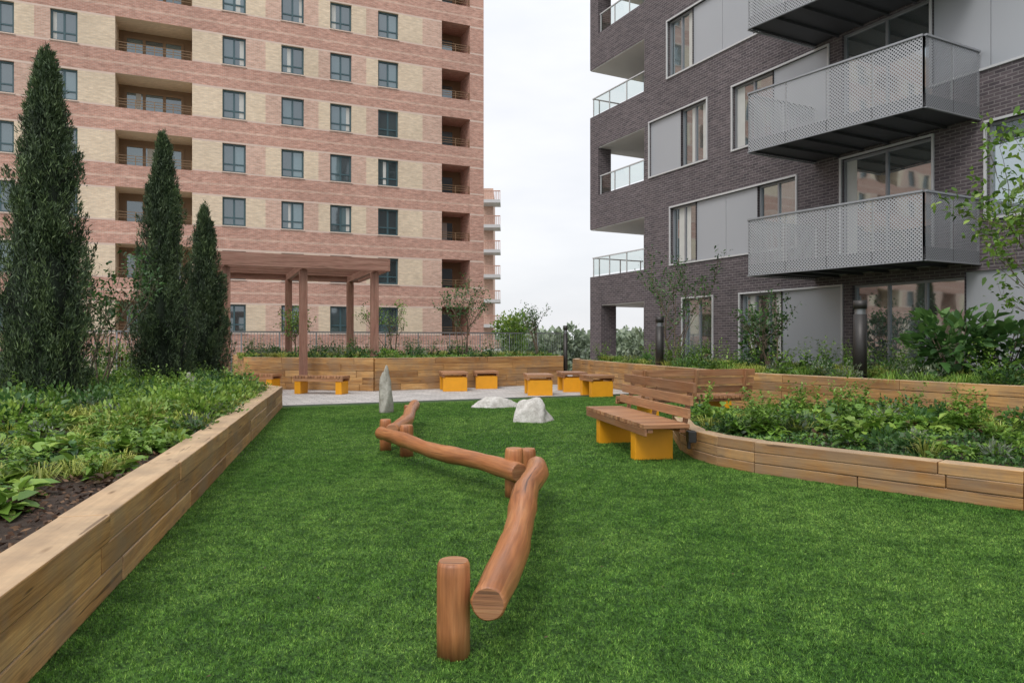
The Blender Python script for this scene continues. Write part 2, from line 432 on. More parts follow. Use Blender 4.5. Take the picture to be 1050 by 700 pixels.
def spire(lv, c, h, n, mat, L0=.06, W0=.02):
    k = 6
    for i in range(k):
        a = rng.uniform(0, 6.28); tip = np.array([math.cos(a), math.sin(a), 0])*h*.35+np.array([0, 0, h*rng.uniform(.7, 1.15)])
        t = rng.uniform(.1, 1, n//k); P = np.array(c)+tip*t[:, None]
        D = rng.normal(size=(len(t), 3))*np.array([1, 1, .4])+np.array([0, 0, .5])
        lv.broad(P, D, np.tile([0, 0, 1.], (len(t), 1)), L0*(1.2-t*.6), W0*(1.2-t*.6), .35+t*.35+rng.normal(size=len(t))*.12, mat, .35)
def carpet(lv, poly, n, z0, hmax, mat, L0=.07, W0=.045, f=1.6, seed=0., tb=.45, gap=0., broad=False):
    p = scatter(poly, n); x, y = p[:, 0], p[:, 1]
    hh = .5+.3*np.sin(x*f*1.7+seed+np.sin(y*f*1.1))*np.cos(y*f*1.9+seed*2+np.sin(x*f*2.3))+.2*np.sin(x*f*5.1+seed*3+y*f*2)*np.sin(y*f*4.3-x*f*1.7)
    k = hh > gap; x, y, hh = x[k], y[k], hh[k]; n = len(x)
    hh = np.clip((hh-gap)/(1-gap), 0, 1)**.7; z = z0+hmax*(.15+.85*hh)*rng.uniform(.25, 1, n)**.7
    P = np.stack([x, y, z], 1)
    D = rng.normal(size=(n, 3))*np.array([1, 1, .5])+np.array([0, 0, .45]); s = rng.uniform(.6, 1.3, n)
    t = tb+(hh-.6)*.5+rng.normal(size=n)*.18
    if broad: lv.broad(P, D, np.tile([0, 0, 1.], (n, 1))+rng.normal(size=(n, 3))*.3, L0*s, W0*s, t, mat, .3)
    else: lv.kite(P, D, L0*s, W0*s, t, mat)

# ------------------------------------------------------------------ ground, terrace, paving, lawn
UX = V((.917, .399, 0)); VX = V((-.399, .917, 0))
def uvp(u, v, z=0): return UX*u+VX*v+ZUP*z
b = MB(); b.quad([(-1500, -300, -9), (1500, -300, -9), (1500, 3000, -9), (-1500, 3000, -9)], M['ground']); b.build('ground')
b = MB(); b.box((-2, 13.5, -.25), (22, 0, 0), (0, 21, 0), (0, 0, .25), M['paving']); b.build('terrace_paving')
VL = 16.6
b = MB()
b.quad([uvp(-14, -6, .004), uvp(14, -6, .004), uvp(14, VL, .004), uvp(-14, VL, .004)], M['turfbase']); b.build('lawn')
b = MB(); b.box(uvp(0, VL+.02, .012), UX*14, VX*.012, ZUP*.012, M['rail']); b.build('lawn_edging_strip')
def tile_mesh(n, seed, h=(.012, .026), w=.0036):
    r = np.random.default_rng(seed)
    P = np.stack([r.uniform(-.5, .5, n), r.uniform(-.5, .5, n), np.zeros(n)], 1)
    th = r.uniform(0, np.pi*2, n); S = np.stack([np.cos(th), np.sin(th), 0*th], 1)*w/2
    lump = (.75+.35*np.sin(P[:, 0]*np.pi*8+seed)*np.cos(P[:, 1]*np.pi*10+seed))[:, None]
    lean = (r.normal(size=(n, 3))*np.array([.010, .010, 0])+np.stack([0*th, 0*th, r.uniform(*h, n)], 1))*lump
    v = np.stack([P-S, P+S, P+lean], 1).reshape(-1, 3); f = np.arange(3*n).reshape(-1, 3)
    return mesh_np('turf_tile', v, f, np.zeros(n), r.uniform(0, 1, n), [M['turfblade']])
near_t = [tile_mesh(16000, i) for i in range(3)]
far_t = [tile_mesh(5500, i+5, (.014, .028), .0065) for i in range(3)]
turf_e = empty('artificial_grass')
def leftwall(Y): return -2.05-.2375*(Y-3.05)
for iu in range(-14, 13):
    for iv in range(-1, 16):
        c = uvp(iu+.5, iv+.1+.5, .005)
        if c.y < .4 or c.x < leftwall(c.y)-.75: continue
        if c.y < 8.5 and c.x > 3.2+ (8.0-c.y)*1.1+.4: continue
        if c.y >= 8.5 and c.x > 5.6: continue
        if c.y < 3 and abs(c.x) > 4: continue
        o = bpy.data.objects.new('turf_tile', random.choice(near_t if c.y < 8.5 else far_t)); SC.collection.objects.link(o)
        o.location = c; o.rotation_euler = (0, 0, math.atan2(.399, .917)+random.randint(0, 3)*math.pi/2); o.parent = turf_e
lv = LV(); p = scatter([(-1.6, 3), (2.5, 3), (2.2, 12), (-3.5, 13)], 70); n = len(p)
lv.broad(np.column_stack([p, np.full(n, .028)]), rng.normal(size=(n, 3))*[1, 1, .2], np.tile([0, 0, 1.], (n, 1)), rng.uniform(.012, .03, n), rng.uniform(.008, .016, n), rng.uniform(0, 1, n), M['leafD'], .05)
lv.build('fallen_leaves')

# ------------------------------------------------------------------ timber planter walls
def sleeper_wall(b, pts, side, z0, nc, ch, th, blen=2.4):
    for i in range(len(pts)-1):
        p = V((*pts[i], 0)); q = V((*pts[i+1], 0)); d = (q-p); l = d.length; d.normalize()
        nn = V((-d.y, d.x, 0))*side
        for c in range(nc):
            zz = z0+c*ch; x = 0.0; first = True
            dz = .003*((i+c) % 2)
            while x < l-.01:
                ln = blen*random.uniform(.75, 1.05) if not first else blen*random.uniform(.3, 1)
                first = False
                e = min(x+ln, l)
                if l-e < .3: e = l
                o = random.uniform(-.007, .007)
                cen = p+d*((x+e)/2)+nn*(th/2+o)+ZUP*(zz+ch/2+dz/2)
                b.box(cen, d*((e-x)/2-.004), nn*th/2, ZUP*((ch-.006)/2+dz/2), M['sleeper'], ua=d, tint=random.random(),
                      off=(random.uniform(0, 60), random.uniform(0, 60)))
                x = e
lw = MB()
LWc = (-5.03, 15.6)
sleeper_wall(lw, [(leftwall(-1.5), -1.5), LWc], 1, 0, 3, .157, .27)
sleeper_wall(lw, [(-5.06, 15.63), (-7.9, 18.9), (-15, 18.9)], 1, 0, 3, .156, .24)
lw.build('timber_planter_wall', bevel=.009)
bw = MB()
sleeper_wall(bw, [(-8.3, 22.0), (-4.04, 20.75)], 1, 0, 5, .194, .2)
sleeper_wall(bw, [(-4.0, 20.78), (1.75, 24.2), (1.4, 27)], 1, 0, 5, .193, .2)
sleeper_wall(bw, [(-8.3, 22.1), (-10.6, 27)], -1, 0, 5, .193, .2)
bw.build('timber_planter_wall', bevel=.009)
FR = [(2.45, 10.9), (2.23, 9.45), (2.24, 8.8), (2.38, 8.28), (2.66, 7.82), (4.35, 6.05), (7.5, 2.75)]
fw = MB(); sleeper_wall(fw, FR, 1, 0, 3, .117, .2)
fw.build('timber_planter_wall', bevel=.009)
UR = [(12.2, 1.5), (7.3, 10), (4.8, 14.4), (2.2, 25.9), (2.4, 27)]
uw = MB(); sleeper_wall(uw, UR, -1, 0, 5, .163, .2)
uw.build('timber_planter_wall', bevel=.009)

# ------------------------------------------------------------------ soil
polyL = [(leftwall(-1.5)-.25, -1.5), (-5.29, 15.5), (-7.9, 18.7), (-15, 18.7), (-15, -1.5)]
polyB = [(-8.4, 22.1), (-4.04, 20.95), (1.6, 24.3), (1.3, 27), (-10.4, 27)]
polyF = [(2.6, 11.2), (2.4, 9.45), (2.42, 8.8), (2.55, 8.4), (2.82, 7.98), (4.5, 6.2), (7.6, 2.95), (10.5, 4.4), (7.3, 9.95), (5.9, 12.3), (4.2, 12.1)]
polyU = [(12.3, 1.8), (7.45, 10), (4.95, 14.5), (2.35, 26), (3.9, 26), (16, 2)]
for poly, z in ((polyL, .37), (polyB, .88), (polyF, .27), (polyU, .70)):
    s = MB(); s.quad([(x, y, z) for x, y in poly], M['soil']); s.build('planter_soil')
lv = LV(); p = scatter([(-1.6, 0), (-5.3, 15), (-9.5, 15), (-6, 0)], 26000); n = len(p)
lv.kite(np.column_stack([p, .375+rng.uniform(0, .03, n)]), rng.normal(size=(n, 3))*[1, 1, .25], rng.uniform(.03, .07, n), rng.uniform(.015, .03, n), rng.uniform(0, 1, n), M['chip'])
lv.build('bark_mulch')

# ------------------------------------------------------------------ planting
lv = LV()
def left_plant(x, y):
    k = random.random(); zz = .37
    if y < 8:
        if k < .42: rosette(lv, (x, y, zz), .22, 26, M['leafA'], .17, .105, .19, .6)
        elif k < .56: rosette(lv, (x, y, zz), .18, 32, M['leafB'], .12, .07, .18)
        elif k < .68: grassclump(lv, (x, y, zz), .30, 70, M['leafY'], 1.1, .009)
        elif k < .74: rosette(lv, (x, y, zz), .14, 28, M['leafD'], .09, .06, .14)
        elif k < .88: spire(lv, (x, y, zz), .36, 84, M['leafA'], .09, .04)
        elif k < .94: shrub(lv, (x, y, zz+.1), .2, .14, 150, M['leafG'], .05, .02)
    else:
        if k < .20: shrub(lv, (x, y, zz+.14), .32, .22, 240, M['leafA'], .08, .04, .55)
        elif k < .50: grassclump(lv, (x, y, zz), .44, 90, M['leafY'], 1.1, .014)
        elif k < .62: shrub(lv, (x, y, zz+.16), .32, .24, 240, M['leafB'], .08, .04)
        elif k < .68: shrub(lv, (x, y, zz+.1), .25, .18, 160, M['leafG'], .06, .025)
        elif k < .80: spire(lv, (x, y, zz), .6, 100, M['leafA'], .11, .045)
        elif k < .92: rosette(lv, (x, y, zz), .27, 34, M['leafA'], .22, .13, .26, .6)
p = scatter([(leftwall(2.5)-.45, 3.4), (-5.5, 15.3), (-7.9, 18.5), (-13, 18.5), (-9, 10), (-6, 2.5)], 780)
for x, y in p:
    dwall = leftwall(y)-x
    if y < 3.7 or (y < 5.2 and dwall < .70) or dwall < .42: continue
    left_plant(x, y)
for x, y in scatter([(leftwall(4.0)-.72, 4.0), (leftwall(8)-.5, 8), (-7.2, 8), (-4.6, 4.0)], 85): left_plant(x, y)
# plants spilling over the timber edge
for i in range(16):
    y = random.uniform(7.0, 15.2); x = leftwall(y)-.36
    k = random.random()
    if k < .5: grassclump(lv, (x, y, .40), .32, 50, M['leafY'], 1.5, .010)
    else: shrub(lv, (x, y, .46), .2, .12, 110, random.choice([M['leafA'], M['leafB']]), .06, .03)
FP = [(leftwall(9)-.35, 9), (-5.35, 15.4), (-7.9, 18.6), (-13, 18.6), (-8.5, 9)]
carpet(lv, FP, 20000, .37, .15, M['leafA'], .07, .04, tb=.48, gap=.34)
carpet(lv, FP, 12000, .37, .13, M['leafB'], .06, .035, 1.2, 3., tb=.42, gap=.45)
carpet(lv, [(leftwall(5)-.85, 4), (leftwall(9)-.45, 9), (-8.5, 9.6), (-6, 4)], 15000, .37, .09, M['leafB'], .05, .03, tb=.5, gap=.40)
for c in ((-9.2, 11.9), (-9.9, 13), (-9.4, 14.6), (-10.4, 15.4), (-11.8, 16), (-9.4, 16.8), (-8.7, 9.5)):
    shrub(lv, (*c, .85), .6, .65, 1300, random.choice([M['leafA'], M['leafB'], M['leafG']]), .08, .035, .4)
    for i in range(4): spire(lv, (c[0]+random.uniform(-.5, .5), c[1]+random.uniform(-.5, .5), .7), 1.0, 120, M['leafB'], .1, .04)
lv.build('planter_planting')
lv = LV()
carpet(lv, polyF, 26000, .27, .09, M['leafB'], .045, .03, 2.2, 1., .55, .2)
carpet(lv, polyF, 18000, .27, .12, M['leafA'], .05, .03, 2.6, 2.5, .42, .45)
p = scatter([(2.55, 10.8), (2.55, 9), (3.5, 7.4), (5, 6.3), (9.2, 5.0), (7.3, 9.8), (5.8, 12)], 270)
for x, y in p:
    far = x+y*.35 < 6.6 or y > 8.8
    if not far and random.random() > .45: continue
    s = 1.0 if far else .7
    k = random.random()
    if k < .36: rosette(lv, (x, y, .3), .22*s, 30, M['leafA'], .18*s, .09*s, .28*s, .5)
    elif k < .48: shrub(lv, (x, y, .36), .22*s, .18*s, 180, M['leafB'], .07, .035)
    elif k < .60: grassclump(lv, (x, y, .28), .36*s, 60, M['leafY'], .9, .01)
    elif k < .82: spire(lv, (x, y, .28), .52*s, 80, M['leafA'], .11*s, .05*s)
    elif k < .9: shrub(lv, (x, y, .36), .2*s, .16*s, 140, M['leafG'], .06, .022)
    else: rosette(lv, (x, y, .3), .16*s, 26, M['leafD'], .1, .06, .16*s)
lv.build('planter_planting')
lv = LV()
vis = [(10.5, 5), (7.5, 10), (5, 14.5), (2.5, 25.8), (3.6, 25.8), (6.6, 20), (9.2, 15), (12, 10)]
carpet(lv, vis, 16000, .7, .14, M['leafA'], .08, .04, 1.5, 0.7, .45, .2)
p = scatter(vis, 250)
for x, y in p:
    k = random.random()
    if k < .38: grassclump(lv, (x, y, .7), .48, 90, random.choice([M['leafY'], M['leafA']]), .9, .012)
    elif k < .55: shrub(lv, (x, y, .82), .28, .24, 220, M['leafB'], .08, .035)
    elif k < .68: shrub(lv, (x, y, .82), .26, .2, 200, M['leafG'], .07, .025)
    elif k < .94: spire(lv, (x, y, .7), .75, 110, M['leafA'], .12, .045)
lv.build('planter_planting')
lv = LV()
carpet(lv, polyB, 12000, .88, .12, M['leafA'], .10, .05, 1.4, 0.2, .45, .2)
p = scatter(polyB, 130)
for x, y in p:
    k = random.random()
    if k < .5: grassclump(lv, (x, y, .88), .42, 60, M['leafY'], .8, .016, .5)
    elif k < .75: shrub(lv, (x, y, 1.0), .32, .22, 160, random.choice([M['leafA'], M['leafB'], M['leafG']]), .1, .045)
    else: spire(lv, (x, y, .88), .7, 90, M['leafB'], .13, .05)
lv.build('planter_planting')

def bigshrub(x, y, z, r, h, n, mat, L0=.26, W0=.13):
    lv = LV(); st = MB()
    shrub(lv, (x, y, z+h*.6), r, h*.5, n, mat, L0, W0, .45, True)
    for i in range(7):
        a = random.uniform(0, 6.28)
        st.tube([(x, y, z), (x+math.cos(a)*r*.4, y+math.sin(a)*r*.4, z+h*.5), (x+math.cos(a)*r*.7, y+math.sin(a)*r*.7, z+h*.9)], [.015, .012, .006], M['bark'], 5)
    e = empty('leafy_shrub'); lv.build('leaves', e); st.build('stems', e)
bigshrub(8.0, 12.9, .7, .7, 1.2, 420, M['leafB'])
bigshrub(9.0, 13.0, .7, .7, 1.05, 330, M['leafB'])
bigshrub(6.0, 17.4, .7, .5, 1.3, 350, M['leafB'], .16, .08)
bigshrub(8.9, 11.4, .7, .6, .8, 400, M['leafA'], .16, .06)
bigshrub(-5.9, 8.4, .37, .45, .42, 260, M['leafB'], .12, .06)

# ------------------------------------------------------------------ trees
def cypress(x, y, z, h, rmax, npl, seed, peak=.27):
    r = np.random.default_rng(seed); e = empty('cypress_tree'); lv = LV()
    def prof(t):
        t = np.clip(t, 0, 1)
        lo = .62+.38*np.sin(np.clip(t/peak, 0, 1)*np.pi/2); hi = np.clip((1-t)/(1-peak), 0, 1)**.74
        return rmax*np.where(t < peak, lo, hi*.97+.03)*(1+.06*np.sin(t*19+seed))
    core = MB(); path = []; rad = []
    for i in range(22):
        t = i/21; path.append((x+.03*math.sin(i), y+.03*math.cos(i*1.3), z+t*h*.93)); rad.append(max(.01, float(prof(np.array(t)))*.58))
    core.tube(path, rad, M['cypcore'], 20, jitter=.15); core.build('light_blocking_core', e)  # solid dark core added inside the sprays to block light
    tr = MB(); tr.tube([(x, y, z-.1), (x, y, z+h*.2)], [.10, .08], M['bark'], 10); tr.build('trunk', e)
    for k in range(npl):
        t1 = r.uniform(.05, 1)**.85; a = r.uniform(0, 2*np.pi)
        R1 = float(prof(np.array(min(t1, 1.0))))*r.uniform(.70, 1.2)
        t0 = max(0, t1-r.uniform(.06, .16)); R0 = R1*.5
        n = 190; s = r.uniform(0, 1, n)
        A = np.array([x+math.cos(a)*R0, y+math.sin(a)*R0, z+t0*h]); B = np.array([x+math.cos(a)*R1, y+math.sin(a)*R1, z+t1*h+r.uniform(0, .16)])
        C = A+(B-A)*s[:, None]; fat = .09*np.sin(np.clip(s, .02, 1)*np.pi*.95+.12)*(rmax/.65)*(1.15-.5*t1)
        P = C+r.normal(size=(n, 3))*fat[:, None]*np.array([.75, .75, 1])
        out = np.array([math.cos(a), math.sin(a), 0])
        D = np.tile(np.array([0, 0, 1.0])+out*.3, (n, 1))+r.normal(size=(n, 3))*.42
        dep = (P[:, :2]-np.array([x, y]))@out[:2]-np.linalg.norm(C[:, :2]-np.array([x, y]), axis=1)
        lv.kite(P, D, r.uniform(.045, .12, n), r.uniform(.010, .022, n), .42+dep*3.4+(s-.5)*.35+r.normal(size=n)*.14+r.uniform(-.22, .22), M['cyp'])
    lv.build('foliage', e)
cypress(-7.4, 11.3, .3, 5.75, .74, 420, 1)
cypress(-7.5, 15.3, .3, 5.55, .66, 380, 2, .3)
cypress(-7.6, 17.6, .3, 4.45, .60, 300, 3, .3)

def small_tree(name, x, y, z, h, spread, mat, nl=1100, L0=.08, stems=4, seed=0, up=.25):
    rd = random.Random(seed); e = empty(name); tb = MB(); tips = []
    def grow(p, d, l, r, lev):
        pts = [p]; rr = [r]
        for i in range(4):
            d = (d+V((rd.gauss(0, .14), rd.gauss(0, .14), rd.gauss(0, .06)+.05))).normalized()
            p = p+d*l/4; pts.append(p); rr.append(r*(1-.16*(i+1)))
            if lev >= 1: tips.append((p, d))
        tb.tube(pts, rr, M['bark'], 6)
        if lev < 3:
            for j in range(3 if lev < 2 else 2):
                q = pts[rd.choice([2, 3, 4])]
                nd = (d+V((rd.uniform(-1, 1), rd.uniform(-1, 1), rd.uniform(-.1, .7)))*.8).normalized()
                grow(q, nd, l*rd.uniform(.5, .72), r*.5, lev+1)
    for s in range(stems):
        a = rd.uniform(0, 6.28)
        grow(V((x+.06*math.cos(a), y+.06*math.sin(a), z)), V((math.cos(a)*spread, math.sin(a)*spread, 1)).normalized(), h*.5, .024, 0)
    tb.build('trunk_and_limbs', e)
    lv = LV(); T = np.array([tuple(t[0]) for t in tips]); n = nl
    idx = rng.integers(0, len(T), n); P = T[idx]+rng.normal(size=(n, 3))*.07
    D = rng.normal(size=(n, 3))+np.array([0, 0, up])
    s = rng.uniform(.6, 1.2, n)
    lv.broad(P, D, rng.normal(size=(n, 3))+np.array([0, 0, 1.2]), L0*s, L0*.5*s, .5+rng.normal(size=n)*.25, mat, .2)
    lv.build('leaves', e)
small_tree('birch_sapling', 8.75, 11.1, .7, 4.4, .2, M['leafA'], 2300, .12, 4, 5)
small_tree('birch_sapling', 8.3, 10.6, .7, 3.0, .28, M['leafA'], 900, .11, 3, 21)
small_tree('ornamental_tree', 4.7, 20.6, .7, 3.4, .38, M['leafB'], 1300, .09, 5, 8)
small_tree('ornamental_tree', 6.2, 17.0, .7, 1.9, .25, M['leafB'], 900, .08, 4, 9)
small_tree('ornamental_tree', -1.6, 24.2, .88, 2.7, .38, M['leafB'], 1000, .09, 5, 10)
small_tree('ornamental_tree', -4.3, 25.6, .88, 2.2, .3, M['leafA'], 600, .09, 4, 11)
small_tree('ornamental_tree', 1.0, 25.8, .88, 2.1, .2, M['leafB'], 500, .09, 4, 12)
small_tree('ornamental_tree', -7.7, 13.2, .37, 2.7, .3, M['leafB'], 1300, .09, 5, 13)
small_tree('ornamental_tree', -7.2, 24.0, .88, 1.9, .3, M['leafA'], 700, .09, 4, 14)
small_tree('ornamental_tree', -9.4, 10.8, .37, 2.4, .4, M['leafD'], 700, .09, 4, 15)
small_tree('ornamental_tree', -8.7, 14.0, .37, 2.2, .35, M['leafD'], 900, .09, 4, 19)

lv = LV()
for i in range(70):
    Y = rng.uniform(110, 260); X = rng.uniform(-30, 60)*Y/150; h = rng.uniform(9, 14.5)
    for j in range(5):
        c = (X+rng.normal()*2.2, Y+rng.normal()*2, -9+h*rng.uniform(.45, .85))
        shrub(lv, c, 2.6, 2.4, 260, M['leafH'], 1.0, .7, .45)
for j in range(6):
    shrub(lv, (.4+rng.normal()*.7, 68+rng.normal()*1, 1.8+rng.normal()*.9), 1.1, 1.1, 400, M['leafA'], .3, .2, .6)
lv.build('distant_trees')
tb = MB()
for i in range(12):
    X = -40+i*13+random.uniform(-3, 3); Y = random.uniform(170, 300); h = random.uniform(6, 11)
    tb.box((X, Y, -9+h/2), (random.uniform(5, 10), 0, 0), (0, 5, 0), (0, 0, h/2), M['stone'])
    tb.box((X, Y, -9+h+.5), (4, 0, 0), (0, 3, 0), (0, 0, .5), M['ltpanel'])
tb.build('distant_buildings')

# ------------------------------------------------------------------ facade helper
class Facade:
    def __init__(s, O, e, n): s.O = V(O); s.e = V(e).normalized(); s.n = V(n).normalized()
    def p(s, a, z, d=0.0): return s.O+s.e*a+s.n*d+ZUP*z
    def box(s, b, a0, a1, z0, z1, d0, d1, mat, tint=.5):
        b.box(s.p((a0+a1)/2, (z0+z1)/2, (d0+d1)/2), s.e*(a1-a0)/2, s.n*(d1-d0)/2, ZUP*(z1-z0)/2, mat, tint=tint)
    def q(s, b, a0, a1, z0, z1, d, mat, tint=.5):
        pts = [s.p(a0, z0, d), s.p(a1, z0, d), s.p(a1, z1, d), s.p(a0, z1, d)]
        if (pts[1]-pts[0]).cross(pts[3]-pts[0]).dot(s.n) < 0: pts.reverse()
        b.quad(pts, mat, tint=tint)
    def wall(s, b, a0, a1, z0, z1, ops, matf, xcuts=(), zcuts=(), reveal=.2):
        xs = sorted({a0, a1, *[v for o in ops for v in o[:2]], *xcuts}); zs = sorted({z0, z1, *[v for o in ops for v in o[2:4]], *zcuts})
        xs = [x for x in xs if a0 <= x <= a1]; zs = [z for z in zs if z0 <= z <= z1]
        for i in range(len(zs)-1):
            zc = (zs[i]+zs[i+1])/2
            row = [o for o in ops if o[2] < zc < o[3]]
            j = 0
            while j < len(xs)-1:
                xc = (xs[j]+xs[j+1])/2
                if any(o[0] < xc < o[1] for o in row): j += 1; continue
                m = matf(xc, zc); k = j+1
                while k < len(xs)-1:
                    xk = (xs[k]+xs[k+1])/2
                    if any(o[0] < xk < o[1] for o in row) or matf(xk, zc) is not m: break
                    k += 1
                s.q(b, xs[j], xs[k], zs[i], zs[i+1], 0, m); j = k
        for o in ops:
            r = o[4] if len(o) > 4 else reveal; m = matf(o[0]-.05, (o[2]+o[3])/2)
            A = [s.p(o[0], o[2]), s.p(o[1], o[2]), s.p(o[1], o[3]), s.p(o[0], o[3])]
            B = [s.p(o[0], o[2], -r), s.p(o[1], o[2], -r), s.p(o[1], o[3], -r), s.p(o[0], o[3], -r)]
            cen = (A[0]+A[2]+B[0]+B[2])/4
            for i in range(4):
                pts = [A[i], A[(i+1) % 4], B[(i+1) % 4], B[i]]
                nn = (pts[1]-pts[0]).cross(pts[2]-pts[0])
                if nn.dot(cen-(pts[0]+pts[2])/2) < 0: pts.reverse()
                b.quad(pts, m)
    def window(s, bf, bg, a0, a1, z0, z1, d, mf, mg, cols=2, fw=.06, transom=None, curtain=None):
        s.box(bf, a0, a1, z0, z0+fw, d, d+.06, mf); s.box(bf, a0, a1, z1-fw, z1, d, d+.06, mf)
        s.box(bf, a0, a0+fw, z0+fw, z1-fw, d, d+.06, mf); s.box(bf, a1-fw, a1, z0+fw, z1-fw, d, d+.06, mf)
        w = (a1-a0)/cols
        for i in range(1, cols): s.box(bf, a0+w*i-fw*.5, a0+w*i+fw*.5, z0+fw, z1-fw, d, d+.058, mf)
        if transom: s.box(bf, a0+fw, a1-fw, z0+transom-fw*.4, z0+transom+fw*.4, d, d+.054, mf)
        for i in range(cols):
            s.q(bg, a0+w*i, a0+w*(i+1), z0, z1, d+.015, mg, tint=random.random()**2)
            if curtain and random.random() < curtain:
                cw = w*random.uniform(.2, .45); x0 = a0+w*i+fw if random.random() < .5 else a0+w*(i+1)-fw-cw
                s.q(bg, x0, x0+cw, z0+fw, z1-fw, d+.018, M['curtain'])

# ------------------------------------------------------------------ left building
eL = empty('brick_apartment_building')
FL = Facade((-1.89, 47.5, 0), (-.917, -.399, 0), (.399, -.917, 0))
SEND = 76
wins = [(5.8, 7.1), (8.75, 10.05), (11.6, 12.9), (14.88, 16.15), (23.35, 24.6), (26.2, 27.5), (35, 36.3)]
logs_ = [(.97, 2.92), (17.74, 21.58), (29.5, 33)]
segs = [(-1, .97), (2.92, 5.8), (7.1, 8.75), (10.05, 11.6), (12.9, 14.88), (16.15, 17.74), (21.58, 23.35), (24.6, 26.2), (27.5, 29.5), (33, 35), (36.3, 37.5)]
wins += [(a+36, b_+36) for a, b_ in wins]
logs_ += [(a+36, b_+36) for a, b_ in logs_ if a > 1]
segs += [(37.5, 41.8)]+[(a+36, b_+36) for a, b_ in segs[2:]]+[(73, 80)]
def mL(a, z):
    k = math.floor((z-1.95)/3.1); f = (z-1.95)-k*3.1
    if f > 1.65:
        g = f-1.65
        if g < .10 or 1.36 < g: return M['stone']
        if .62 < g < .74: return M['redbrick2']
        return M['redbrick']
    for i, (s0, s1) in enumerate(segs):
        if s0 <= a < s1:
            if i == 0: return M['redbrick']
            w = s1-s0; fr = (a-s0)/w
            if i in (1, 5, 6, 9): return M['cream'] if (fr > .45 or i != 1) else M['redbrick2']
            left = (i+k) % 2 == 0
            return M['cream'] if (fr > .45) == left else M['redbrick2']
    return M['redbrick2']
ops = []; zc = []
bf = MB(); bg = MB(); bl = MB()
for k in range(-3, 9):
    z0 = 1.95+3.1*k; z1 = z0+1.65
    zc += [z0, z1, z1+.10, z1+.62, z1+.74, z1+1.36]
    for a0, a1 in wins:
        ops.append((a0, a1, z0, z1, .24))
        FL.window(bf, bg, a0+.002, a1-.002, z0+.002, z1-.002, -.22, M['teal'], M['glassL'], 2, .10, .48, .14)
        FL.box(bf, a0-.05, a1+.05, z0-.06, z0, 0.003, .05, M['stone'])
    for a0, a1 in logs_:
        ops.append((a0, a1, z0-.1, z1+.12, 1.9))
        FL.window(bf, bg, a0+.45, a1-.25, z0-.09, z1-.15, -1.87, M['bronze'], M['glassL'], 1 if a1-a0 < 3 else 3, .16, None, .3)
        FL.q(bl, a0, a1, z0-.1, z1+.12, -1.9, M['bronze'])
        for zz in (.12, .26, .42): FL.box(bl, a0+.01, a1-.01, z0+zz, z0+zz+.028, -.13, -.10, M['bronze'])
        nn_ = 3 if a1-a0 < 3 else 5
        for i in range(nn_):
            xx = a0+.02+(a1-a0-.08)*i/(nn_-1); FL.box(bl, xx, xx+.04, z0-.1, z0+.42, -.135, -.095, M['bronze'])
wb = MB()
xc = [s0+(s1-s0)*.45 for s0, s1 in segs]
FL.wall(wb, 0, SEND, -9, 31, ops, mL, xc, zc)
b2 = MB()
for pts in ([FL.p(0, -9, 0), FL.p(0, -9, -16), FL.p(0, 31, -16), FL.p(0, 31, 0)], [FL.p(SEND, -9, 0), FL.p(SEND, 31, 0), FL.p(SEND, 31, -16), FL.p(SEND, -9, -16)],
            [FL.p(0, -9, -16), FL.p(SEND, -9, -16), FL.p(SEND, 31, -16), FL.p(0, 31, -16)], [FL.p(0, 31, 0), FL.p(0, 31, -16), FL.p(SEND, 31, -16), FL.p(SEND, 31, 0)]):
    b2.quad(pts, M['redbrick'])
b2.build('side_and_rear_walls', eL)
wb.build('front_wall', eL); bf.build('window_frames', eL); bg.build('window_glass', eL); bl.build('loggias', eL)
bx = MB(); FL.box(bx, 0-.1, SEND, 31.01, 31.6, -.4, .1, M['stone']); bx.build('parapet', eL)
e2 = MB()
for k in range(0, 7):
    z0 = .3+3.1*k
    e2.box((-2.6, 90, z0), (1.15, 0, 0), (0, 1.5, 0), (0, 0, .2), M['trim'])
    for i in range(12):
        e2.box((-3.7+i*.2, 88.55, z0+.7), (.035, 0, 0), (0, .03, 0), (0, 0, .5), M['redbrick'])
    e2.box((-2.6, 88.55, z0+1.25), (1.15, 0, 0), (0, .05, 0), (0, 0, .06), M['redbrick'])
e2.box((-10, 96, 6), (7.6, 0, 0), (0, 5, 0), (0, 0, 15), M['redbrick2'])
e2.build('rear_apartment_block')

# ------------------------------------------------------------------ right building
eR = empty('dark_brick_apartment_building')
FRb = Facade((3.05, 27.8, 0), (.457, -.889, 0), (-.889, -.457, 0))
TOP = 25.0; S1 = 27.0; SL = 3.4
ops = []; fr = MB(); gl = MB(); pn = MB(); tm = MB(); wl = MB()
def win(a0, a1, z0, z1, cols=2, cur=.6):
    ops.append((a0, a1, z0, z1, .16))
    FRb.window(fr, gl, a0+.002, a1-.002, z0+.002, z1-.002, -.15, M['alu'], M['glassR'], cols, .055, None, cur)
def panel(a0, a1, z0, z1):
    ops.append((a0, a1, z0, z1, .1))
    n = max(1, round((a1-a0)/1.3)); w = (a1-a0)/n
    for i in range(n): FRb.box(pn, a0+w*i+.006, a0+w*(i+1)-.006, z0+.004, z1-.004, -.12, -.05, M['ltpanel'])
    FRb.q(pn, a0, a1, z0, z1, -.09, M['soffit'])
def frame(a0, a1, z0, z1):
    t = .05
    FRb.box(tm, a0-t, a1+t, z1, z1+t, -.05, .04, M['trim']); FRb.box(tm, a0-t, a1+t, z0-t, z0, -.05, .04, M['trim'])
    FRb.box(tm, a0-t, a0, z0, z1, -.05, .037, M['trim']); FRb.box(tm, a1, a1+t, z0, z1, -.05, .037, M['trim'])
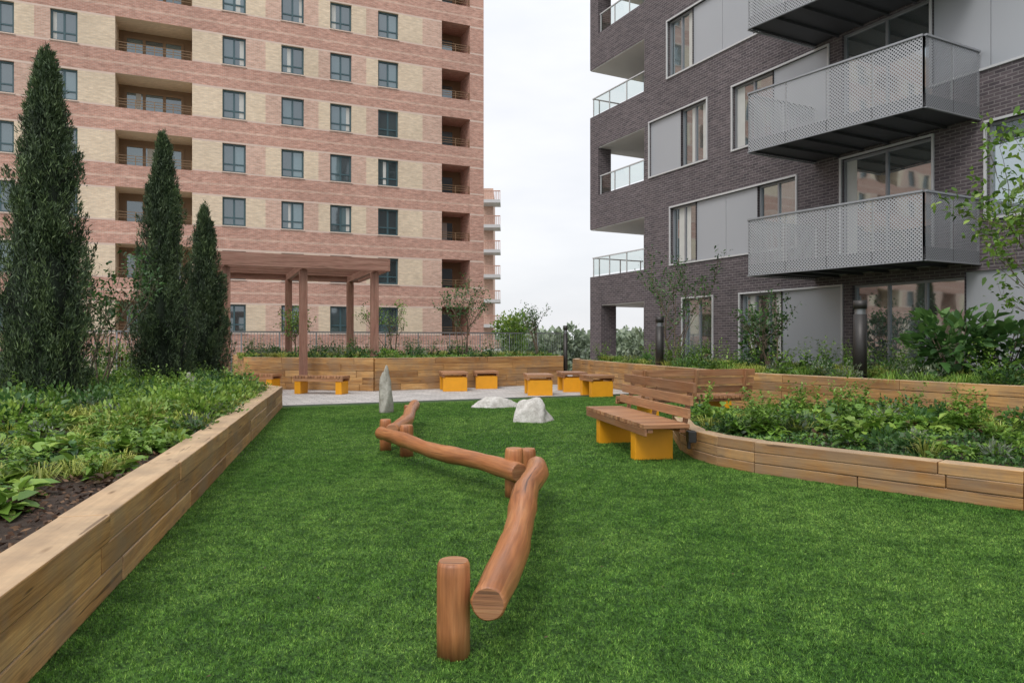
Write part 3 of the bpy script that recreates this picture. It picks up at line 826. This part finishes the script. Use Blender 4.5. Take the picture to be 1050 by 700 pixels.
for k in range(0, 6):
    z0 = 4.0+3.1*k; z1 = z0+1.85
    if k % 2 == 0:
        o = -.15 if k else 0
        win(4.8+o, 6.0+o, z0, z1); panel(6.0+o, 8.55+o, z0, z1); win(8.55+o, 9.9+o, z0, z1); frame(4.8+o, 9.9+o, z0, z1)
        win(11.3, 13.6, z0-.85, z1+.12, 2, .2); frame(11.3, 13.6, z0-.85, z1+.12)
        win(14.75, 16.6, z0, z1+.1, 2); panel(16.6, 18.8, z0, z1+.1); frame(14.75, 18.8, z0, z1+.1)
        win(20, 22.2, z0, z1)
    else:
        panel(3.7, 5.3, z0, z1); win(5.3, 6.5, z0, z1); frame(3.7, 6.5, z0, z1)
        win(7.6, 9.1, z0, z1); panel(9.1, 10.9, z0, z1); frame(7.6, 10.9, z0, z1)
        win(11.3, 13.6, z0-.85, z1+.12, 2, .2); panel(13.6, 17.2, z0-.0, z1+.12); frame(13.6, 17.2, z0, z1+.12)
        win(18.5, 20.5, z0, z1)
zt = 2.82
win(5.4, 6.75, .9, zt); win(7.9, 9.4, .9, zt, 3); panel(9.4, 11.3, .4, zt); frame(7.9, 11.3, .9, zt)
win(11.6, 14.3, .3, zt, 3, .15); panel(14.3, 18.4, .4, zt+.1); win(19, 21, .8, zt); frame(5.4, 6.75, .9, zt)
mD = lambda a, z: M['dkbrick']
FRb.wall(wl, SL, S1, -9, TOP, ops, mD)
def band(z0, z1, a0=0.0):
    FRb.box(wl, a0, SL-.001, z0, z1, -2.6, -.001, M['dkbrick'])
band(2.85, 3.95)
for k in range(0, 6):
    band(5.8+3.1*k, 7.05+3.1*k)
    FRb.box(pn, .02, SL-.02, 5.8+3.1*k-.03, 5.8+3.1*k-.002, -2.58, -.03, M['white'])
for k in range(1, 6, 2): FRb.box(wl, 0, .55, 3.951+3.1*k, 5.799+3.1*k, -.6, -.002, M['dkbrick'])
FRb.box(wl, .0, .75, -9, 2.849, -.7, -.002, M['dkbrick'])
band(-9, -.02)
FRb.box(pn, .02, SL-.02, 2.82, 2.848, -2.58, -.03, M['white'])
pn.quad([FRb.p(SL-.002, -.02, -.002), FRb.p(SL-.002, TOP, -.002), FRb.p(SL-.002, TOP, -2.6), FRb.p(SL-.002, -.02, -2.6)], M['white'])
rb = MB(); FRb.box(rb, 0, S1, -9, TOP, -14, -2.601, M['dkbrick'])
FRb.box(rb, SL, S1, TOP, TOP+.4, -2.6, .05, M['trim'])
rb.build('rear_and_end_walls', eR)
for k in range(0, 6):
    FRb.q(gl, .5, SL-.2, 3.98+3.1*k, 5.6+3.1*k, -2.57, M['glassR'], .3)
    z = 3.95+3.1*k; a0 = .56 if k % 2 else .05
    FRb.box(fr, a0, SL-.03, z+.72, z+.76, -.12, -.07, M['trim']); FRb.q(gl, a0, SL-.03, z+.08, z+.72, -.1, M['clear'])
    for i in range(4):
        a = a0+.03+(SL-.12-a0)*i/3; FRb.box(fr, a, a+.035, z, z+.72, -.115, -.08, M['trim'])
    if not k % 2:
        FRb.box(fr, .06, .10, z+.72, z+.76, -2.5, -.12, M['trim'])
        for i in range(3): FRb.box(fr, .06, .095, z, z+.72, -2.4+i, -2.365+i, M['trim'])
wl.build('front_wall', eR); fr.build('window_frames', eR); gl.build('window_glass', eR); pn.build('cladding_panels', eR); tm.build('window_surrounds', eR)
def balcony(z0, z1, a0=10.54, a1=14.58, dl=2.35, dr=1.82):
    bb = MB(); F = FRb
    fl = F.p(a0, 0, dl); frr = F.p(a1, 0, dr); bl_ = F.p(a0, 0, .01); br_ = F.p(a1, 0, .01)
    up = lambda p, z: V((p.x, p.y, z))
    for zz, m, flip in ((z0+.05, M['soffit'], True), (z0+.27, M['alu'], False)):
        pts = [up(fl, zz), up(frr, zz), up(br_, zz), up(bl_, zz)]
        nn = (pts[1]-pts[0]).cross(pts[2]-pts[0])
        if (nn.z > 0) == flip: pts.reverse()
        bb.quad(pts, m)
    for p, q in ((fl, frr), (frr, br_), (bl_, fl)):
        bb.beam(up(p, z0+.14)*1, up(q, z0+.14), .05, .24, M['soffit'], .5)
    for i in range(1, 6):
        t = i/6; bb.beam(up(fl.lerp(frr, t), z0+.02), up(bl_.lerp(br_, t), z0+.02), .06, .06, M['soffit'], .5)
    def sheet(p, q, mat):
        n_ = max(1, round((q-p).length/1.05))
        d = (q-p).normalized(); off = V((d.y, -d.x, 0))*.035
        if off.dot(F.n+ (F.e if (q-p).dot(F.n) < -.5 else -F.e)*.4) < 0: off = -off
        for i in range(n_):
            a = p.lerp(q, i/n_)+off+d*.006; c = p.lerp(q, (i+1)/n_)+off-d*.006
            bb.quad([up(a, z0), up(c, z0), up(c, z1), up(a, z1)], mat)
        bb.beam(up(p+off, z1+.015), up(q+off, z1+.015), .06, .04, M['alu'], .6)
        bb.beam(up(p+off, z0-.012), up(q+off, z0-.012), .05, .025, M['alu'], .6)
        for i in range(n_+1):
            a = p.lerp(q, i/n_); bb.beam(up(a, z0+.1), up(a, z1), .03, .03, M['trim'], .4)
    sheet(fl, frr, M['perf']); sheet(frr, br_, M['perf2']); sheet(bl_, fl, M['perf'])
    bb.build('balcony', eR)
for k in range(4): balcony(3.06+3.0*k, 4.39+3.06*k)
for k in range(3): balcony(3.06+3.0*k, 4.39+3.06*k, 20.5, 24.5, 1.9, 1.9)

# ------------------------------------------------------------------ pergola
pg = MB()
A = V((-8.05, 20.05, 0)); PD = UX; PB = VX; LEN = 4.2; DEP = 3.9; Hh = 3.55
for i in range(3):
    for j in range(2):
        q = A+PD*(LEN*i/2)+PB*(DEP*j)
        pg.box(q+ZUP*(Hh/2), UX*.11, VX*.11, ZUP*Hh/2, M['pergola'], ua=ZUP, tint=random.random(), off=(i*3, j*7))
    q = A+PD*(LEN*i/2)
    pg.beam(q+PB*-.30+ZUP*(Hh+.11), q+PB*(DEP+.30)+ZUP*(Hh+.11), .12, .21, M['pergola'], .5)
for j in (-.33, DEP+.33):
    pg.beam(A+PD*-.40+PB*j+ZUP*(Hh+.21), A+PD*(LEN+.35)+PB*j+ZUP*(Hh+.21), .06, .38, M['pergola'], .8)
for j in (-.42, LEN+.37):
    pg.beam(A+PD*j+PB*-.36+ZUP*(Hh+.208), A+PD*j+PB*(DEP+.36)+ZUP*(Hh+.208), .06, .375, M['pergola'], .6)
ns = 14
for i in range(ns):
    j = -.22+(DEP+.44)*i/(ns-1)
    pg.beam(A+PD*-.38+PB*j+ZUP*(Hh+.29), A+PD*(LEN+.33)+PB*j+ZUP*(Hh+.29), .05, .14, M['pergola'])
pg.build('pergola', bevel=.008)

# ------------------------------------------------------------------ railing
rl = MB(); R0 = V((-1, 31, 0))
def railing(b, p, q, z0, z1, sp=.115):
    d = q-p; l = d.length; n = int(l/sp)
    b.beam(p+ZUP*z1, q+ZUP*z1, .05, .05, M['rail'], .5); b.beam(p+ZUP*(z0+.1), q+ZUP*(z0+.1), .04, .03, M['rail'], .5)
    for i in range(n+1):
        r = p+d*(i/n); w = .022 if i % 12 == 0 else .007
        b.box(r+ZUP*((z0+z1)/2), (w, 0, 0), (0, w, 0), (0, 0, (z1-z0)/2), M['rail'])
railing(rl, R0+UX*-17, R0+UX*3.5, 0, 1.82)
rl.build('metal_railing')

# ------------------------------------------------------------------ benches
def backed_bench(x, y, ang, ln=2.45, side=1):
    e = empty('timber_bench'); b = MB(); yl = MB()
    d = V((math.cos(ang), math.sin(ang), 0)); s = V((d.y, -d.x, 0))*side; c = V((x, y, 0)); dep = .52
    n = int(ln/.088)
    for i in range(n):
        q = c+d*(-ln/2+ln*(i+.5)/n)+ZUP*.455
        b.box(q, s*(dep/2+.02+random.uniform(-.004, .004)), d*(ln/n*.37), ZUP*.025, M['slat'], ua=s, tint=random.random(), off=(random.random()*20, i*.7))
    for o in (-.2, .2): b.beam(c+d*(-ln/2+.03)+s*o+ZUP*.405, c+d*(ln/2-.03)+s*o+ZUP*.405, .07, .05, M['slat'])
    b.beam(c+d*(-ln/2+.01)+s*-.262+ZUP*.385, c+d*(ln/2-.01)+s*-.262+ZUP*.385, .03, .08, M['slat'])
    for o in (-1, 1):
        q = c+d*(o*(ln/2-.5))
        yl.box(q+ZUP*.188, s*.245, d*.08, ZUP*.188, M['yellow'])
    for i in range(3):
        z = .60+i*.15; t = .27+i*.035
        b.beam(c+d*(-ln/2)+s*t+ZUP*z, c+d*(ln/2)+s*t+ZUP*z, .035, .115, M['slat'])
    for o in (-.82, 0, .82):
        q = c+d*(o*ln/2)+s*.30; b.beam(q+ZUP*.40, q+s*.10+ZUP*.96, .05, .05, M['slat'], up=d)
    b.build('seat_and_backrest', e, bevel=.004); yl.build('yellow_legs', e, bevel=.006)
backed_bench(1.60, 9.52, math.atan2(2.45, -.44), 2.45, 1)
backed_bench(3.1, 12.8, math.atan2(.33, .93), 2.5, 1)

def stool_bench(x, y, ang, ln, dep=.5, h=.5):
    e = empty('backless_bench'); b = MB(); yl = MB()
    d = V((math.cos(ang), math.sin(ang), 0)); s = V((-d.y, d.x, 0)); c = V((x, y, 0))
    n = max(3, int(ln/.09))
    for i in range(n):
        q = c+d*(-ln/2+ln*(i+.5)/n)+ZUP*(h-.035)
        b.box(q, s*dep/2, d*(ln/n*.42), ZUP*.035, M['slat'], ua=s, tint=random.random(), off=(i, i*.7))
    for k in (1, -1):
        b.beam(c-d*(ln/2-.02)+s*k*(dep/2-.04)+ZUP*(h-.11), c+d*(ln/2-.02)+s*k*(dep/2-.04)+ZUP*(h-.11), .05, .08, M['slat'])
    for o in (-1, 1):
        yl.box(c+d*(o*(ln/2-.14))+ZUP*(h-.15)/2, s*(dep/2-.03), d*.09, ZUP*(h-.15)/2, M['yellow'])
    b.build('seat', e, bevel=.004); yl.build('yellow_legs', e, bevel=.006)
rad_ = lambda x, y: math.atan2(y, x)
stool_bench(-7.55, 21.1, -.25, 1.35)
stool_bench(-5.3, 19.8, -.2, 1.5)
stool_bench(-1.75, 21.2, rad_(-1.75, 21.2)+.12, 1.1, .76, .56)
stool_bench(-.85, 22.3, rad_(-.85, 22.3)+.12, 1.1, .72, .54)
stool_bench(.72, 19.6, rad_(.72, 19.6)+.12, 1.1, .72, .56)
stool_bench(1.75, 20.9, rad_(1.75, 20.9)+.2, 1.1, .72, .56)
stool_bench(2.25, 19.0, rad_(2.25, 19)+.35, 1.0, .66, .56)

# ------------------------------------------------------------------ log balance trail
tr = empty('log_balance_trail')
def log(pts, r0, r1, name='log', n=22):
    b = MB(); pts = [V(p) for p in pts]; path = []; m = 30; ph = random.uniform(0, 6)
    for i in range(m+1):
        t = i/m*(len(pts)-1); k = min(int(t), len(pts)-2); f = t-k
        p0 = pts[max(k-1, 0)]; p1 = pts[k]; p2 = pts[k+1]; p3 = pts[min(k+2, len(pts)-1)]
        path.append(.5*((2*p1)+(p2-p0)*f+(2*p0-5*p1+4*p2-p3)*f*f+(3*p1-p0-3*p2+p3)*f*f*f))
    rad = [(r0+(r1-r0)*i/m)*(1+.06*math.sin(i*.62+ph)+.03*math.sin(i*1.7+ph*2)) for i in range(m+1)]
    d0 = (path[0]-path[1]).normalized(); d1 = (path[-1]-path[-2]).normalized()
    path = [path[0]+d0*.014]+path+[path[-1]+d1*.014]; rad = [rad[0]*.87]+rad+[rad[-1]*.87]
    b.tube(path, rad, M['log'], n, cap=M['logend'], jitter=.016, tint=random.uniform(.45, .8))
    return b.build(name, tr)
def post(x, y, h, r):
    b = MB(); rad = [r*1.0, r, r*.99, r, r*.97, r*.86]; zs = [0, h*.3, h*.6, h*.85, h-.02, h]
    b.tube([(x, y, z) for z in zs], rad, M['log'], 24, cap=M['logend'], jitter=.014, tint=random.uniform(.4, .7)); b.build('post', tr)
post(-.27, 3.29, .44, .077)
post(.02, 6.62, .46, .085); post(.16, 7.0, .40, .075)
post(-1.68, 9.45, .42, .075); post(-1.33, 8.98, .40, .085)
post(-1.78, 12.2, .36, .07)
log([(-.105, 3.16, .29), (.0, 3.9, .30), (.055, 4.5, .335), (.10, 5.2, .36), (.20, 5.9, .345), (.225, 6.5, .315)], .086, .094)
log([(.06, 6.42, .27), (-.35, 7.0, .285), (-.85, 7.7, .27), (-1.3, 8.5, .28), (-1.68, 9.15, .275)], .088, .082)
log([(-1.55, 9.2, .30), (-1.5, 10.2, .33), (-1.62, 11.3, .33), (-1.68, 12.3, .36)], .09, .085)

# ------------------------------------------------------------------ rocks
def rock(name, x, y, rx, ry, h, mat, seed, pointy=0):
    import bmesh
    from mathutils import noise as mn
    bm = bmesh.new(); bmesh.ops.create_icosphere(bm, subdivisions=4, radius=1)
    for v in bm.verts:
        p = v.co.copy(); n1 = mn.noise(p*1.3+V((seed, 0, 0))); n2 = mn.noise(p*3.5+V((0, seed, 0)))
        q = p*(1+.35*n1+.12*n2)
        for k in range(7):
            rr = random.Random(seed*31+k); d = V((rr.gauss(0, 1), rr.gauss(0, 1), rr.gauss(0, .7))).normalized()
            lim = rr.uniform(.62, .85); dd = q.dot(d)
            if dd > lim: q -= d*(dd-lim)*.85
        zf = max(q.z, -.35)
        tz = (zf+.35)/1.3
        s = 1-(pointy*max(0, tz))
        v.co = V((x+q.x*rx*s, y+q.y*ry*s, tz*h-.02))
    me = bpy.data.meshes.new(name); bm.to_mesh(me); bm.free(); me.materials.append(mat)
    for pl in me.polygons: pl.use_smooth = True
    o = bpy.data.objects.new(name, me); SC.collection.objects.link(o)
rock('standing_stone', -2.58, 14.5, .20, .2, .92, M['rockG'], 3, .42)
rock('boulder', .32, 12.95, .40, .35, .42, M['rockW'], 5, .15)
rock('boulder', -.42, 15.8, .50, .38, .22, M['rockW'], 8, .1)
rock('boulder', -6.1, 13.6, .3, .3, .80, M['rockG'], 9, .2)

# ------------------------------------------------------------------ bollard lamps
def bollard(x, y, z0, z1, r):
    b = MB()
    b.tube([(x, y, z0), (x, y, z1-.26)], [r, r], M['dark'], 20, cap=M['dark'])
    b.tube([(x, y, z1-.26), (x, y, z1-.16)], [r*.8, r*.8], M['rail'], 20)
    b.tube([(x, y, z1-.16), (x, y, z1)], [r*1.02, r*1.02], M['dark'], 20, cap=M['dark'])
    b.tube([(x, y, z0-.05), (x, y, z0+.03)], [r*1.4, r*1.4], M['dark'], 20, cap=M['dark'])
    b.build('bollard_lamp')
bollard(6.55, 13.4, .7, 2.22, .12); bollard(3.98, 19.2, .7, 2.12, .11); bollard(1.85, 24.6, 0, 2.0, .07)
b = MB(); b.box((2.17, 8.62, .30), (.05, 0, 0), (0, .07, 0), (0, 0, .07), M['dark']); b.box((2.14, 8.62, .2), (.02, 0, 0), (0, .03, 0), (0, 0, .05), M['dark']); b.build('wall_spotlight', bevel=.01)

# ------------------------------------------------------------------ world, sun, camera
SUN_EL = math.radians(52); SUN_AZ = math.radians(205)
w = bpy.data.worlds.new('World'); SC.world = w; w.use_nodes = True; nt = w.node_tree
bgn = nt.nodes['Background']
sky = N(nt, 'ShaderNodeTexSky', sky_type='NISHITA'); sky.sun_disc = False
sky.sun_elevation = SUN_EL; sky.sun_rotation = SUN_AZ; sky.air_density = 1.0; sky.dust_density = 2.5
tc = N(nt, 'ShaderNodeTexCoord')
cl = noise(nt, mapping(nt, tc.outputs['Generated'], (1, 1, 3)), 1.8, 5, 0.55)
cloud = ramp(nt, cl, [(0.32, (.77, .79, .84)), (0.68, (.98, .98, .99))])
sz = N(nt, 'ShaderNodeSeparateXYZ'); L(nt, tc.outputs['Generated'], sz.inputs[0])
zen = ramp(nt, sz.outputs[2], [(0.0, (.90, .90, .90)), (0.35, (1.0, 1.0, 1.0)), (1.0, (1.7, 1.7, 1.7))])
cloud = mixc(nt, 1.0, cloud, zen, 'MULTIPLY')
vm = N(nt, 'ShaderNodeVectorMath', operation='SCALE'); vm.inputs['Scale'].default_value = 9.3
L(nt, cloud, vm.inputs[0])
L(nt, mixc(nt, 0.88, sky.outputs[0], vm.outputs[0]), bgn.inputs[0]); bgn.inputs[1].default_value = 0.128
sd = bpy.data.lights.new('sun', 'SUN'); sd.energy = 1.35; sd.angle = math.radians(22); sd.color = (1, .96, .91)
so = bpy.data.objects.new('sun', sd); SC.collection.objects.link(so)
dirv = V((math.sin(SUN_AZ)*math.cos(SUN_EL), math.cos(SUN_AZ)*math.cos(SUN_EL), math.sin(SUN_EL)))
so.rotation_euler = dirv.to_track_quat('Z', 'Y').to_euler()
cam = bpy.data.cameras.new('camera'); co = bpy.data.objects.new('camera', cam); SC.collection.objects.link(co)
co.location = (0, 0, 1.45); co.rotation_euler = (math.radians(90), 0, 0)
cam.sensor_width = 36; cam.lens = 25.03; cam.clip_end = 5000; cam.clip_start = .05
SC.camera = co
SC.view_settings.view_transform = 'Standard'; SC.view_settings.look = 'None'; SC.view_settings.exposure = 0
